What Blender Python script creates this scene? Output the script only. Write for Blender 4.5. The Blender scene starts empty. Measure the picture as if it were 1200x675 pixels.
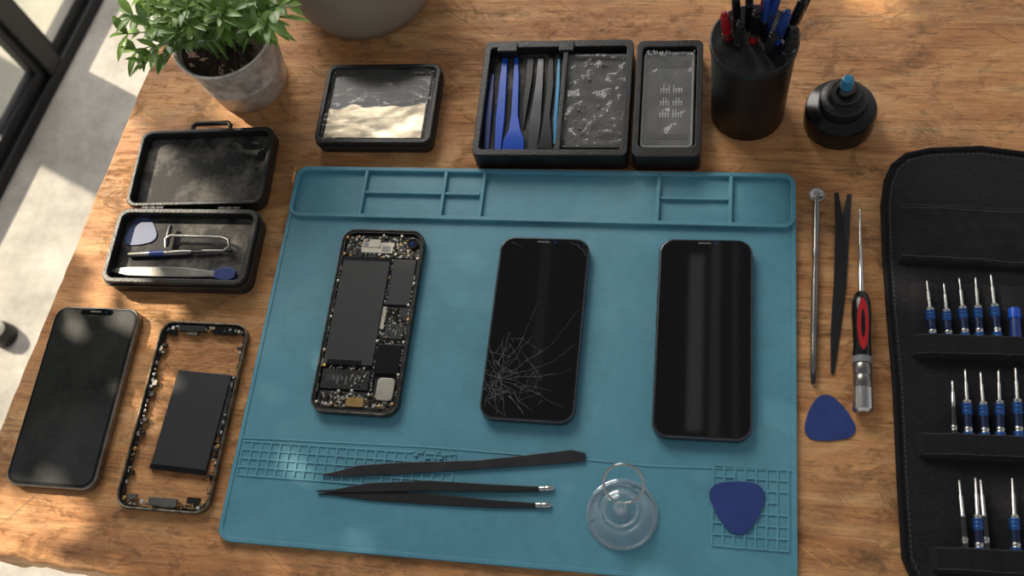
import bpy, bmesh, math, random
from mathutils import Vector, Matrix, noise
K=0.01
random.seed(7)
scene=bpy.context.scene
# ------------------------------------------------------------ camera solve (cm)
F=1187.0
AX=Vector((0.9824,0.0361,-0.1833)).normalized()
AY=Vector((0.1080,-0.9104,0.3995)); AY=(AY-AX*AY.dot(AX)).normalized()
AZ=AX.cross(AY)
p0=Vector((352-600,198-337.5,F))*0.067724
CAM=Vector((-p0.dot(AX),-p0.dot(AY),-p0.dot(AZ)))
def P(u,v,z=0.0):
    r=Vector((u-600,v-337.5,F)); d=Vector((r.dot(AX),r.dot(AY),r.dot(AZ)))
    t=(z-CAM.z)/d.z
    return CAM+d*t
cd=bpy.data.cameras.new('camera'); cam=bpy.data.objects.new('camera',cd)
scene.collection.objects.link(cam); scene.camera=cam
right=Vector((AX.x,AY.x,AZ.x)); up=-Vector((AX.y,AY.y,AZ.y)); back=-Vector((AX.z,AY.z,AZ.z))
m=Matrix((right,up,back)).transposed().to_4x4(); m.translation=CAM*K
cam.matrix_world=m
cd.sensor_width=36; cd.lens=F/1200*36; cd.clip_start=0.02; cd.clip_end=100
cd.dof.use_dof=True; cd.dof.focus_distance=0.77; cd.dof.aperture_fstop=8

# ------------------------------------------------------------ materials
def lin(c):
    return tuple(((x/255)/12.92 if x/255<=0.04045 else ((x/255+0.055)/1.055)**2.4) for x in c)+(1,)
def nn(nt,t,**kw):
    n=nt.nodes.new(t)
    for k,v in kw.items():
        if k in n.inputs: n.inputs[k].default_value=v
        else: setattr(n,k,v)
    return n
def M(name,rgb,rough=0.5,metal=0.0,var=0.12,nscale=60,bump=0.0,bscale=None,spec=0.5,alpha=1,trans=0,ior=1.45,rvar=0.1,stretch=(1,1,1),coat=0,rgb2=None,sheen=0,bdist=.0006,fold=0,p=(.3,.7),detail=6.0):
    mt=bpy.data.materials.new(name); mt.use_nodes=True; nt=mt.node_tree
    b=nt.nodes['Principled BSDF']
    c=lin(rgb)
    tc=nn(nt,'ShaderNodeTexCoord'); mp=nn(nt,'ShaderNodeMapping'); mp.inputs['Scale'].default_value=stretch
    nt.links.new(tc.outputs['Object'],mp.inputs[0])
    no=nn(nt,'ShaderNodeTexNoise',Scale=nscale,Detail=detail,Roughness=0.6 if detail<10 else .75); nt.links.new(mp.outputs[0],no.inputs['Vector'])
    cr=nn(nt,'ShaderNodeValToRGB'); nt.links.new(no.outputs['Fac'],cr.inputs[0])
    c2=lin(rgb2) if rgb2 else None
    e=cr.color_ramp.elements; e[0].position=p[0]; e[1].position=p[1]
    e[0].color=tuple(x*(1-var) for x in c[:3])+(1,)
    e[1].color=c2 if c2 else tuple(min(1,x*(1+var)) for x in c[:3])+(1,)
    nt.links.new(cr.outputs[0],b.inputs['Base Color'])
    mr=nn(nt,'ShaderNodeMapRange'); mr.inputs['To Min'].default_value=max(0,rough-rvar*rough); mr.inputs['To Max'].default_value=min(1,rough+rvar*rough)
    nt.links.new(no.outputs['Fac'],mr.inputs['Value']); nt.links.new(mr.outputs[0],b.inputs['Roughness'])
    b.inputs['Metallic'].default_value=metal; b.inputs['Specular IOR Level'].default_value=spec
    b.inputs['Alpha'].default_value=alpha; b.inputs['Transmission Weight'].default_value=trans; b.inputs['IOR'].default_value=ior
    b.inputs['Coat Weight'].default_value=coat; b.inputs['Sheen Weight'].default_value=sheen
    last=None
    if bump:
        n2=nn(nt,'ShaderNodeTexNoise',Scale=bscale or nscale*3,Detail=5.0); nt.links.new(mp.outputs[0],n2.inputs['Vector'])
        bp=nn(nt,'ShaderNodeBump',Strength=bump,Distance=bdist); nt.links.new(n2.outputs['Fac'],bp.inputs['Height']); last=bp
    if fold:
        n3=nn(nt,'ShaderNodeTexNoise',Scale=22.0,Detail=3.0,Distortion=1.0); nt.links.new(tc.outputs['Object'],n3.inputs['Vector'])
        bq=nn(nt,'ShaderNodeBump',Strength=fold,Distance=.006); nt.links.new(n3.outputs['Fac'],bq.inputs['Height'])
        if last: nt.links.new(last.outputs[0],bq.inputs['Normal'])
        last=bq
    if last: nt.links.new(last.outputs[0],b.inputs['Normal'])
    return mt
def clearmat(name,tint,blend,base=.03,rough=.04,haze=.03):
    """thin clear plastic: transparent body, gloss growing at grazing angles (same on both faces), slight haze"""
    mt=bpy.data.materials.new(name); mt.use_nodes=True; nt=mt.node_tree; L=nt.links.new
    for n in list(nt.nodes):
        if n.type=='BSDF_PRINCIPLED': nt.nodes.remove(n)
    out=[n for n in nt.nodes if n.type=='OUTPUT_MATERIAL'][0]
    tr=nn(nt,'ShaderNodeBsdfTransparent'); tr.inputs['Color'].default_value=tint
    gl=nn(nt,'ShaderNodeBsdfGlossy'); gl.inputs['Color'].default_value=(1,1,1,1)
    df=nn(nt,'ShaderNodeBsdfDiffuse'); df.inputs['Color'].default_value=(.8,.85,.88,1)
    tc=nn(nt,'ShaderNodeTexCoord'); no=nn(nt,'ShaderNodeTexNoise',Scale=120.0,Detail=4.0); L(tc.outputs['Object'],no.inputs['Vector'])
    mr=nn(nt,'ShaderNodeMapRange'); mr.inputs['To Min'].default_value=rough*.6; mr.inputs['To Max'].default_value=rough*1.5; L(no.outputs['Fac'],mr.inputs['Value']); L(mr.outputs[0],gl.inputs['Roughness'])
    lw=nn(nt,'ShaderNodeLayerWeight'); lw.inputs['Blend'].default_value=blend
    pw=nn(nt,'ShaderNodeMath',operation='POWER'); pw.inputs[1].default_value=2.2; L(lw.outputs['Facing'],pw.inputs[0])
    mx=nn(nt,'ShaderNodeMath',operation='ADD'); mx.inputs[1].default_value=base; L(pw.outputs[0],mx.inputs[0])
    m1=nn(nt,'ShaderNodeMixShader'); m1.inputs[0].default_value=haze; L(tr.outputs[0],m1.inputs[1]); L(df.outputs[0],m1.inputs[2])
    m2=nn(nt,'ShaderNodeMixShader'); L(mx.outputs[0],m2.inputs[0]); L(m1.outputs[0],m2.inputs[1]); L(gl.outputs[0],m2.inputs[2])
    L(m2.outputs[0],out.inputs['Surface'])
    return mt
def mixers(nt):
    L=nt.links.new
    tc=nn(nt,'ShaderNodeTexCoord')
    def noi(sc,scale,detail,dist=0,rough=.6,rot=0.03,off=0):
        mp=nn(nt,'ShaderNodeMapping'); mp.inputs['Scale'].default_value=sc; mp.inputs['Location'].default_value=(off,off*.7,0)
        mr_=nn(nt,'ShaderNodeMapping'); mr_.inputs['Rotation'].default_value=(0,0,rot)
        L(tc.outputs['Object'],mr_.inputs[0]); L(mr_.outputs[0],mp.inputs[0]); n=nn(nt,'ShaderNodeTexNoise',Scale=scale,Detail=detail,Distortion=dist,Roughness=rough); L(mp.outputs[0],n.inputs['Vector']); return n
    def ramp(n,stops):
        r=nn(nt,'ShaderNodeValToRGB'); L(n.outputs['Fac'],r.inputs[0]); e=r.color_ramp.elements
        while len(e)<len(stops): e.new(0.5)
        for i,(p,c) in enumerate(stops): e[i].position=p; e[i].color=c
        return r
    def mul(a,c,fac=1,mode='MULTIPLY'):
        x=nn(nt,'ShaderNodeMix',data_type='RGBA',blend_type=mode); x.inputs[0].default_value=fac
        L(a,x.inputs[6]); L(c,x.inputs[7])
        return x
    return noi,ramp,mul
def g(x): return (x,x,x,1)
def wood():
    mt=bpy.data.materials.new('worn_wood'); mt.use_nodes=True; nt=mt.node_tree; b=nt.nodes['Principled BSDF']; L=nt.links.new
    noi,ramp,mul=mixers(nt)
    n1=noi((3,17,1),1.9,12,1.3,.72)
    base=ramp(n1,[(.26,lin((146,92,50))),(.42,lin((194,132,76))),(.56,lin((216,158,100))),(.74,lin((236,192,136)))])
    n2=noi((10,200,5),2.6,10,.25,.82); r2=ramp(n2,[(.34,g(.46)),(.47,g(.90)),(.57,g(1.04)),(.68,g(1.32))])
    n3=noi((13,20,5),2.0,12,.7,.85); r3=ramp(n3,[(.34,g(.34)),(.41,g(.78)),(.47,g(1))])
    n4=noi((5,70,3),3.4,10,1.4,.84,-.02); r4=ramp(n4,[(.33,g(.28)),(.40,g(.82)),(.44,g(1))])
    n5=noi((80,110,5),3.4,10,.2,.88,.5); r5=ramp(n5,[(.37,g(.36)),(.44,g(1)),(.58,g(1)),(.66,g(1.5))])
    n6=noi((5,150,3),2.0,4,.3,.6,.62,3.0); r6=ramp(n6,[(.29,g(.5)),(.32,g(1)),(.685,g(1)),(.71,g(1.7))])
    n9=noi((5,160,3),1.8,4,.3,.6,-.85,13.0); r9=ramp(n9,[(.28,g(.55)),(.31,g(1)),(.69,g(1)),(.715,g(1.65))])
    n7=noi((5,7,3),1.6,9,.8,.7,.2,5.0); r7=ramp(n7,[(.34,g(.70)),(.48,g(.97)),(.6,g(1.06)),(.72,g(1.22))])
    a=mul(base.outputs[0],r2.outputs[0])
    for r_,f_ in ((r3,1),(r4,1),(r5,.85),(r6,.8),(r9,.8),(r7,1)): a=mul(a.outputs[2],r_.outputs[0],f_)
    L(a.outputs[2],b.inputs['Base Color'])
    rr=nn(nt,'ShaderNodeMapRange'); rr.inputs['To Min'].default_value=.3; rr.inputs['To Max'].default_value=.72; L(n7.outputs['Fac'],rr.inputs['Value']); L(rr.outputs[0],b.inputs['Roughness'])
    last=None
    for src,s_,d_ in ((n2.outputs['Fac'],.5,.0015),(r4.outputs[0],.5,.002),(r3.outputs[0],.6,.002),(r6.outputs[0],.4,.001)):
        bp=nn(nt,'ShaderNodeBump',Strength=s_,Distance=d_); L(src,bp.inputs['Height'])
        if last: L(last.outputs[0],bp.inputs['Normal'])
        last=bp
    L(last.outputs[0],b.inputs['Normal'])
    return mt
def silicone():
    mt=bpy.data.materials.new('teal_silicone'); mt.use_nodes=True; nt=mt.node_tree; b=nt.nodes['Principled BSDF']; L=nt.links.new
    noi,ramp,mul=mixers(nt)
    n1=noi((1,1,1),6,10,.6,.7); base=ramp(n1,[(.32,lin((74,136,156))),(.55,lin((84,144,163))),(.75,lin((104,156,171)))])
    n2=noi((1,1,1),40,10,.4,.8,0,4); r2=ramp(n2,[(.3,g(.86)),(.5,g(1)),(.7,g(1.1))])
    n3=noi((6,120,1),2,5,.4,.6,.5,2); r3=ramp(n3,[(.27,g(.84)),(.31,g(1)),(.70,g(1)),(.74,g(1.22))])
    n4=noi((6,130,1),1.7,5,.4,.6,-.7,8); r4=ramp(n4,[(.26,g(.86)),(.30,g(1)),(.71,g(1)),(.75,g(1.2))])
    a=mul(base.outputs[0],r2.outputs[0]); a=mul(a.outputs[2],r3.outputs[0],.7); a=mul(a.outputs[2],r4.outputs[0],.7)
    L(a.outputs[2],b.inputs['Base Color'])
    rr=nn(nt,'ShaderNodeMapRange'); rr.inputs['To Min'].default_value=.32; rr.inputs['To Max'].default_value=.56; L(n1.outputs['Fac'],rr.inputs['Value']); L(rr.outputs[0],b.inputs['Roughness'])
    bp=nn(nt,'ShaderNodeBump',Strength=.15,Distance=.0006); n5=noi((1,1,1),900,4); L(n5.outputs['Fac'],bp.inputs['Height']); L(bp.outputs[0],b.inputs['Normal'])
    return mt
WOOD=wood()
TEAL=silicone()
TEAL2=M('teal_silicone_rib',(92,152,170),.45,0,.12,30,.05,900)
GLASS=M('black_glass',(5,5,6),.04,0,.2,8,spec=.5)
GLASSD=M('dusty_black_glass',(12,12,12),.18,0,.3,18,spec=.5,rgb2=(22,22,22))
DISP=M('black_display',(4,4,5),.035,0,.1,8,spec=.5)
DISPD=M('dusty_display',(28,30,30),.2,0,.3,9,spec=.5,rgb2=(56,58,57),p=(.38,.68),detail=12.0)
DFRAME=M('dark_steel_band',(84,84,88),.3,.9,.2,100)
SFRAME=M('worn_steel_band',(128,124,116),.32,.9,.35,90)
MFRAME=M('worn_dark_band',(80,76,70),.36,.85,.5,160,rgb2=(150,142,126))
OFRAME=M('blackened_band',(52,50,48),.36,.85,.4,160,rgb2=(104,98,90))
BLK=M('matte_black',(20,20,21),.42,0,.2,90,.1,600)
BLKP=M('black_plastic',(20,20,21),.36,0,.2,60,.4,500,rgb2=(42,42,42),detail=12.0,p=(.4,.75))
BLKG=M('gloss_black_plastic',(14,14,15),.2,0,.2,40)
LINING=M('dusty_black_lining',(26,26,27),.7,0,.3,22,.5,500,rgb2=(140,135,126),p=(.47,.76),detail=12.0)
BATT=M('battery_wrap',(42,44,46),.42,0,.08,20,.03,300)
PCB=M('circuit_board',(18,20,20),.45,0,.5,700,.3,1500,rgb2=(44,46,42))
STEEL=M('brushed_steel',(190,188,184),.25,1,.15,60,.1,300)
CHROME=M('chrome',(170,170,168),.14,1,.08,60)
DSTEEL=M('dark_steel',(74,74,76),.3,.9,.2,60,.1,300)
MSTEEL=M('mid_steel',(132,130,126),.3,.9,.2,60,.1,300)
SILV=M('tin_shield',(168,164,152),.4,.8,.15,120)
GOLD=M('gold_contact',(172,140,92),.35,.9,.2,200)
WHITE=M('white_mark',(195,195,195),.6,0,.1,200)
GREY=M('grey_mark',(104,104,104),.6,0,.1,200)
GREY2=M('pale_grey_mark',(150,150,147),.6,0,.1,200)
SMOKE=M('smoked_module',(70,70,68),.3,0,.25,40)
SMOKE2=M('pale_smoked_module',(84,84,82),.25,0,.25,30,rgb2=(112,112,108))
BLUE=M('blue_plastic',(28,82,190),.32,0,.1,60)
BLUED=M('deep_blue_plastic',(32,56,120),.35,0,.15,60)
BLUEP=M('blue_pick',(42,62,122),.38,0,.14,60)
GREYP=M('dusty_blue_pick',(66,82,120),.42,0,.2,60)
SKY=M('light_blue_plastic',(70,150,200),.3,0,.1,60)
RED=M('red_plastic',(180,30,34),.3,0,.1,60)
PENR=M('pen_red',(140,22,28),.3,0,.1,60)
FAB=M('black_nylon',(26,26,28),.88,0,.25,600,.6,1400,spec=.25,sheen=.05,bdist=.001,fold=.35,rgb2=(40,40,43))
FAB2=M('black_webbing',(20,20,22),.85,0,.3,500,.7,1200,spec=.25,stretch=(1,3,1),bdist=.001,fold=.2,sheen=.04,rgb2=(35,35,38))
THREAD=M('grey_thread',(80,80,82),.8,0,.1,300)
PIPE=M('black_binding',(16,16,17),.8,0,.3,400,.5,900,spec=.2,rgb2=(32,32,34))
ZINC=M('galvanised_zinc',(158,155,147),.42,.45,.25,55,.5,120,rgb2=(222,218,208),bdist=.0008,detail=12.0,p=(.34,.62))
SOIL=M('potting_soil',(52,38,28),.95,0,.5,200,.8,300,bdist=.003)
LEAF=M('green_leaf',(62,108,42),.32,0,.3,30,.1,200,rgb2=(140,172,82))
STEM=M('green_stem',(100,130,66),.6,0,.2,60)
CERAM=M('grey_ceramic',(132,122,110),.6,0,.08,20,.08,120)
CONC=M('concrete',(168,164,156),.85,0,.32,7,.6,60,rgb2=(212,208,200),detail=12.0)
CONC2=M('outdoor_paving',(166,166,150),.9,0,.4,3,.5,40,rgb2=(202,200,186))
ALU=M('dark_window_metal',(40,42,44),.4,.5,.15,30)
CLEAR=clearmat('clear_plastic',(.95,.975,.985,1),.5,.03,.06,.04)
CLEARR=clearmat('clear_plastic_edge',(.88,.94,.955,1),.6,.08,.08,.10)
FILM=M('clear_film',(170,168,162),.1,0,.1,20,alpha=.13,spec=1,ior=1.6)
FILM2=M('thin_clear_film',(170,170,168),.09,0,.1,20,alpha=.15,spec=1,ior=1.6)
FOIL=M('silver_foil',(176,164,142),.26,.8,.3,25,.1,60)
SHARD=M('glass_shard',(130,125,116),.2,.3,.2,60)
CRACK=M('crack_line',(116,119,122),.4,0,.45,160)
LENS=M('lens_blue',(20,40,90),.05,0,.3,300)
WGLASS=M('window_glass',(235,240,240),.02,0,.02,5,alpha=.06,spec=.8)
BARK=M('bark',(90,72,54),.9,0,.3,40,.5,80)

# ------------------------------------------------------------ mesh builder
def rr(cx,cy,w,h,r,n=7):
    r=min(r,w/2-1e-4,h/2-1e-4); o=[]
    for (sx,sy,a0) in ((1,1,0),(-1,1,90),(-1,-1,180),(1,-1,270)):
        for i in range(n+1):
            a=math.radians(a0+90*i/n); o.append((cx+sx*(w/2-r)+r*math.cos(a),cy+sy*(h/2-r)+r*math.sin(a)))
    return o
class B:
    def __init__(s): s.v=[];s.f=[];s.m=[];s.mats=[]
    def mi(s,m):
        if m not in s.mats: s.mats.append(m)
        return s.mats.index(m)
    def add(s,vs,fs,m):
        o=len(s.v); s.v+= [tuple(x) for x in vs]; k=s.mi(m)
        for f in fs: s.f.append([i+o for i in f]); s.m.append(k)
    def prism(s,pts,z0,z1,m):
        n=len(pts); vs=[(x,y,z0) for x,y in pts]+[(x,y,z1) for x,y in pts]
        area=sum(pts[i][0]*pts[(i+1)%n][1]-pts[(i+1)%n][0]*pts[i][1] for i in range(n))
        fs=[list(range(n))[::-1],list(range(n,2*n))]+[[i,(i+1)%n,n+(i+1)%n,n+i] for i in range(n)]
        if area<0: fs=[f[::-1] for f in fs]
        s.add(vs,fs,m); return s
    def box(s,x0,y0,x1,y1,z0,z1,m): 
        x0,x1=min(x0,x1),max(x0,x1); y0,y1=min(y0,y1),max(y0,y1)
        return s.prism([(x0,y0),(x1,y0),(x1,y1),(x0,y1)],z0,z1,m)
    def rrect(s,cx,cy,w,h,r,z0,z1,m,n=7): return s.prism(rr(cx,cy,w,h,r,n),z0,z1,m)
    def ring(s,o,i,z0,z1,m):
        n=len(o); vs=[(x,y,z0) for x,y in o]+[(x,y,z1) for x,y in o]+[(x,y,z0) for x,y in i]+[(x,y,z1) for x,y in i]; fs=[]
        for a in range(n):
            b=(a+1)%n; fs+=[[a,b,n+b,n+a],[n+a,n+b,3*n+b,3*n+a],[3*n+a,3*n+b,2*n+b,2*n+a],[2*n+a,2*n+b,b,a]]
        s.add(vs,fs,m); return s
    def lathe(s,prof,m,n=40,cx=0,cy=0):
        vs=[];fs=[];k=len(prof)
        for j in range(n):
            a=2*math.pi*j/n
            for (r,z) in prof: vs.append((cx+r*math.cos(a),cy+r*math.sin(a),z))
        for j in range(n):
            j2=(j+1)%n
            for i in range(k-1): fs.append([j*k+i,j2*k+i,j2*k+i+1,j*k+i+1])
        if prof[0][0]>1e-4: fs.append([j*k for j in range(n)][::-1])
        if prof[-1][0]>1e-4: fs.append([j*k+k-1 for j in range(n)])
        s.add(vs,fs,m); return s
    def sweep(s,path,rad,m,n=10,closed=False,flat=1.0):
        path=[Vector(p) for p in path]; k=len(path)
        if not hasattr(rad,'__len__'): rad=[rad]*k
        vs=[];fs=[];prev=None
        for i,p in enumerate(path):
            a=path[(i-1)%k] if (closed or i>0) else p; b=path[(i+1)%k] if (closed or i<k-1) else p
            t=(b-a); 
            t=t.normalized() if t.length>1e-9 else Vector((1,0,0))
            if prev is None:
                ref=Vector((0,0,1)) if abs(t.z)<.9 else Vector((1,0,0)); nx=t.cross(ref).normalized()
            else: nx=(prev-t*prev.dot(t)).normalized()
            prev=nx; ny=t.cross(nx)
            for j in range(n):
                q=2*math.pi*j/n; vs.append(p+nx*math.cos(q)*rad[i]+ny*math.sin(q)*rad[i]*flat)
        for i in range(k if closed else k-1):
            i2=(i+1)%k
            for j in range(n):
                j2=(j+1)%n; fs.append([i*n+j,i*n+j2,i2*n+j2,i2*n+j])
        if not closed: fs+=[list(range(n))[::-1],[(k-1)*n+j for j in range(n)]]
        s.add(vs,fs,m); return s
    def rod(s,a,b,st,m,n=14):
        a=Vector(a);b=Vector(b); return s.sweep([a+(b-a)*t for t,r in st],[r for t,r in st],m,n)
    def ribbon(s,pts,wid,z,th,m):
        k=len(pts)
        if not hasattr(z,'__len__'): z=[z]*k
        if not hasattr(wid,'__len__'): wid=[wid]*k
        if not hasattr(th,'__len__'): th=[th]*k
        vs=[];fs=[]
        for i in range(k):
            a=Vector(pts[max(0,i-1)][:2]);b=Vector(pts[min(k-1,i+1)][:2]); t=(b-a).normalized(); nrm=Vector((-t.y,t.x)); p=Vector(pts[i][:2]); w=wid[i]/2
            q=[p-nrm*w,p+nrm*w]
            vs+=[(q[0].x,q[0].y,z[i]),(q[1].x,q[1].y,z[i]),(q[1].x,q[1].y,z[i]+th[i]),(q[0].x,q[0].y,z[i]+th[i])]
        for i in range(k-1):
            o=i*4;n=o+4
            for j in range(4): fs.append([o+j,n+j,n+(j+1)%4,o+(j+1)%4])
        fs+=[[0,1,2,3],[4*(k-1)+j for j in (3,2,1,0)]]
        s.add(vs,fs,m); return s
    def sheet(s,fn,nx,ny,m):
        vs=[fn(i/nx,j/ny) for j in range(ny+1) for i in range(nx+1)]
        fs=[[j*(nx+1)+i,j*(nx+1)+i+1,(j+1)*(nx+1)+i+1,(j+1)*(nx+1)+i] for j in range(ny) for i in range(nx)]
        s.add(vs,fs,m); return s
    def obj(s,name,frame=(0,0,0,0),parent=None,bevel=0,seg=2,sharp=38,label=None,renorm=True):
        me=bpy.data.meshes.new(name); me.from_pydata([(x*K,y*K,z*K) for x,y,z in s.v],[],s.f)
        for mt in s.mats: me.materials.append(mt)
        for p,k in zip(me.polygons,s.m): p.material_index=k; p.use_smooth=True
        me.update()
        if renorm:
            bm=bmesh.new(); bm.from_mesh(me); bmesh.ops.recalc_face_normals(bm,faces=bm.faces); bm.to_mesh(me); bm.free()
        me.set_sharp_from_angle(angle=math.radians(sharp))
        ob=bpy.data.objects.new(name,me); scene.collection.objects.link(ob)
        ob.location=(frame[0]*K,frame[1]*K,frame[2]*K); ob.rotation_euler=(0,0,frame[3])
        if parent: ob.parent=parent
        if bevel:
            bv=ob.modifiers.new('bevel','BEVEL'); bv.width=bevel*K; bv.segments=seg; bv.limit_method='ANGLE'; bv.angle_limit=math.radians(38); bv.harden_normals=True
        if label: ob['label']=label
        return ob
class T:
    """one thing: frame in cm (x,y,z,angle)"""
    def __init__(s,name,label,cat,frame,group=None,mesh=None,bevel=0):
        s.fr=frame
        if mesh: s.o=mesh.obj(name,frame,bevel=bevel)
        else:
            s.o=bpy.data.objects.new(name,None); scene.collection.objects.link(s.o); s.o.empty_display_size=.02
            s.o.location=(frame[0]*K,frame[1]*K,frame[2]*K); s.o.rotation_euler=(0,0,frame[3])
        s.o['label']=label; s.o['category']=cat
        if group: s.o['group']=group
    def part(s,b,name,bevel=0,label=None,parent=None,seg=2,renorm=True): return b.obj(name,(0,0,0,0),parent or s.o,bevel,seg,label=label,renorm=renorm)
def loc(fr,p):
    x=p[0]-fr[0];y=p[1]-fr[1];c=math.cos(-fr[3]);n=math.sin(-fr[3])
    return (x*c-y*n,x*n+y*c,(p[2]-fr[2]) if len(p)>2 else 0)
def fit(c,z,zb):
    q=[P(u,v,z) for u,v in c]; cx=sum(p.x for p in q)/4; cy=sum(p.y for p in q)/4
    dx=(q[1]-q[0])+(q[2]-q[3]); dy=(q[0]-q[3])+(q[1]-q[2])
    a=math.atan2(dx.y,dx.x); b=math.atan2(dy.y,dy.x)-math.pi/2; ang=(a+2*b)/3
    return (cx,cy,zb,ang),dx.length/2,dy.length/2
def st(o,kind='structure'):
    o['kind']=kind; return o
ZM=0.3
# ------------------------------------------------------------ desk
a=P(165,100);b_=P(8,480); ed=(a-b_).normalized()
f0=P(0,652); f1=P(300,703)
fd=(f1-f0).normalized()
den=ed.x*fd.y-ed.y*fd.x; t=((f0.x-b_.x)*fd.y-(f0.y-b_.y)*fd.x)/den
FL=b_+ed*t
FR=FL+fd*115; BL=FL+ed*88; BR=FR+Vector((0.05,1,0))*92
desk=T('desk','worn orange-brown wooden desk with scratched top and slab edge','desk',(FL.x,FL.y,-75,0))
def edge(A,C,n,amp,seed):
    o=[]
    for i in range(n):
        t=i/n; p=A.lerp(C,t); nr=Vector((-(C-A).y,(C-A).x)).normalized(); k=noise.noise(Vector((t*n*.35,seed,0)))*amp+noise.noise(Vector((t*n*.9,seed,4)))*amp*.5
        if i==0: k=0
        o.append((p.x+nr.x*k,p.y+nr.y*k))
    return o
pts=edge(FL,FR,160,.45,1)+edge(FR,BR,6,0,2)+edge(BR,BL,6,0,3)+edge(BL,FL,100,.16,4)
b=B(); b.prism([loc(desk.fr,p)[:2] for p in pts],70,75,WOOD); desk.part(b,'tabletop',.3,seg=3)
for c,dx,dy in ((FL,6,6),(FR,-6,6),(BR,-6,-6),(BL,6,-6)):
    x,y,_=loc(desk.fr,c); b=B(); b.box(x+dx-3,y+dy-3,x+dx+3,y+dy+3,0,70,WOOD); desk.part(b,'leg',.3)
# ------------------------------------------------------------ floor & window wall
ra=P(92,58,-75); rb=P(0,236,-75); rd=(ra-rb).normalized(); rn=Vector((-rd.y,rd.x,0))
wang=math.atan2(rd.y,rd.x)
b=B()
q0=rb-rd*250;q1=rb+rd*350
b.prism([(q0.x,q0.y),(q0.x+320,q0.y),(q1.x+320,q1.y),(q1.x,q1.y)],-3,0,CONC)
st(b.obj('floor',(0,0,-75,0)))
b=B(); b.prism([(q0.x-500,q0.y),(q0.x,q0.y),(q1.x,q1.y),(q1.x-500,q1.y)],-3,-.5,CONC2)
st(b.obj('outdoor_ground_1',(0,0,-75,0)))  # paved ground outside the window wall
wf=(rb.x,rb.y,-75,wang)
Lx=(ra-rb).length
b=B()
b.box(-240,0,340,5,0,2.5,ALU); b.box(-240,1.2,340,3.8,2.5,5,ALU); b.box(-240,0,340,5,235,245,ALU)
posts=[Lx-6+i*105 for i in (-2,-1,0,1,2)]
for x in posts: b.box(x-2,0,x+2,5,2.5,235,ALU); b.box(x-3.5,1.2,x+3.5,3.8,2.5,235,ALU)
wo=st(b.obj('window_1',wf,bevel=.3))
g_=B(); g_.box(-240,2.3,340,2.6,5,236,WGLASS); go=g_.obj('window_pane',(0,0,0,0),wo)
# door stop on floor
c=P(-5,386,-72); fr=(c.x,c.y,-75,0)
t=T('door_stop','small round black rubber door stop on the concrete floor','door stop',fr)
b=B(); b.lathe([(0,0),(2.0,0),(2.1,.4),(1.8,2.4),(1.5,3),(0,3.1)],BLK,32); t.part(b,'rubber_body'); b=B(); b.lathe([(0,3.1),(.5,3.1),(.4,3.3),(0,3.35)],DSTEEL,16); t.part(b,'screw_head')
# ------------------------------------------------------------ work mat
bl=P(252,634)
W=38.0; H=-bl.y
mat=T('work_mat','teal silicone repair mat with parts tray and ruled grids','work mat',(0,0,0,0))
b=B(); b.rrect(W/2,-H/2,W,H,1.0,0,ZM,TEAL,8); b.ring(rr(W/2,-H/2,W,H,1.0,8),rr(W/2,-H/2,W-.6,H-.6,.8,8),ZM-.02,ZM+.07,TEAL); mat.part(b,'mat_body',.04)
def cells(rects,z):
    o=[]
    for (u0,v0,u1,v1) in rects:
        A=P(u0,v0,z);C=P(u1,v1,z);D=P(u1,v0,z);E=P(u0,v1,z)
        o.append(((A.x+E.x)/2,(A.y+D.y)/2,(D.x+C.x)/2,(E.y+C.y)/2))
    return o
zt=.65
yb=(P(345,254,zt).y+P(932,265,zt).y)/2
b=B()
cl=cells([(427,204,517,250),(521,205,562,250),(567,205,768,259),(774,208,854,260)],zt)
yt=-.3
yb0=yb+.26
xs=[.1]+[v for c in cl for v in (c[0],c[2])]+[W-.1]
b.ring(rr(W/2,(yb-.1)/2,W-.1,abs(yb)-.1,.9),rr(W/2,(yb-.1)/2,W-.75,abs(yb)-.75,.5),ZM-.01,zt,TEAL)
for (x0,x1) in ((xs[2],xs[3]),(xs[4],xs[5]),(xs[6],xs[7])):
    xm=(x0+x1)/2; b.box(xm-.13,yt,xm+.13,yb0,ZM,zt,TEAL)
b.box(xs[1]-.26,yt,xs[1],yb0,ZM,zt,TEAL); b.box(xs[8],yt,xs[8]+.26,yb0,ZM,zt,TEAL)
for i in (0,1,3):
    c=cl[i]; ym=yt+(yb0-yt)*.5; b.box(c[0],ym-.1,c[2],ym+.1,ZM,zt-.06,TEAL)
mat.part(b,'parts_tray',.04,label='raised teal tray strip with compartments')
def gridrib(u0,v0,u1,v1,nx,ny,w=.12,h=.08,miss=.015):
    (x0,y0,x1,y1),=cells([(u0,v0,u1,v1)],ZM); b=B()
    dx=(x1-x0)/nx; dy=(y1-y0)/ny
    for i in range(nx+1):
        x=x0+dx*i
        for j in range(ny):
            if random.random()<miss: continue
            ww=w*random.uniform(.85,1.1); b.box(x-ww/2,y0+dy*j,x+ww/2,y0+dy*(j+1),ZM-.02,ZM+h*random.uniform(.8,1.05),TEAL2)
    for j in range(ny+1):
        y=y0+dy*j
        for i in range(nx):
            if random.random()<miss: continue
            ww=w*random.uniform(.85,1.1); b.box(x0+dx*i,y-ww/2,x0+dx*(i+1),y+ww/2,ZM-.02,ZM+.002+h*random.uniform(.8,1.05),TEAL2)
    return b
random.seed(31)
b=gridrib(280,525,532,566,22,4)
for _ in range(14):
    c=P(random.uniform(484,536),random.uniform(527,541),ZM); b.box(c.x-.12,c.y-.06,c.x+random.uniform(.02,.2),c.y+random.uniform(0,.14),ZM-.01,ZM+.13,TEAL2)
mat.part(b,'ruled_grid',.02)['kind']='stuff'
mat.part(gridrib(835,548,924,643,7,7),'ruled_grid',.02)['kind']='stuff'
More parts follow.
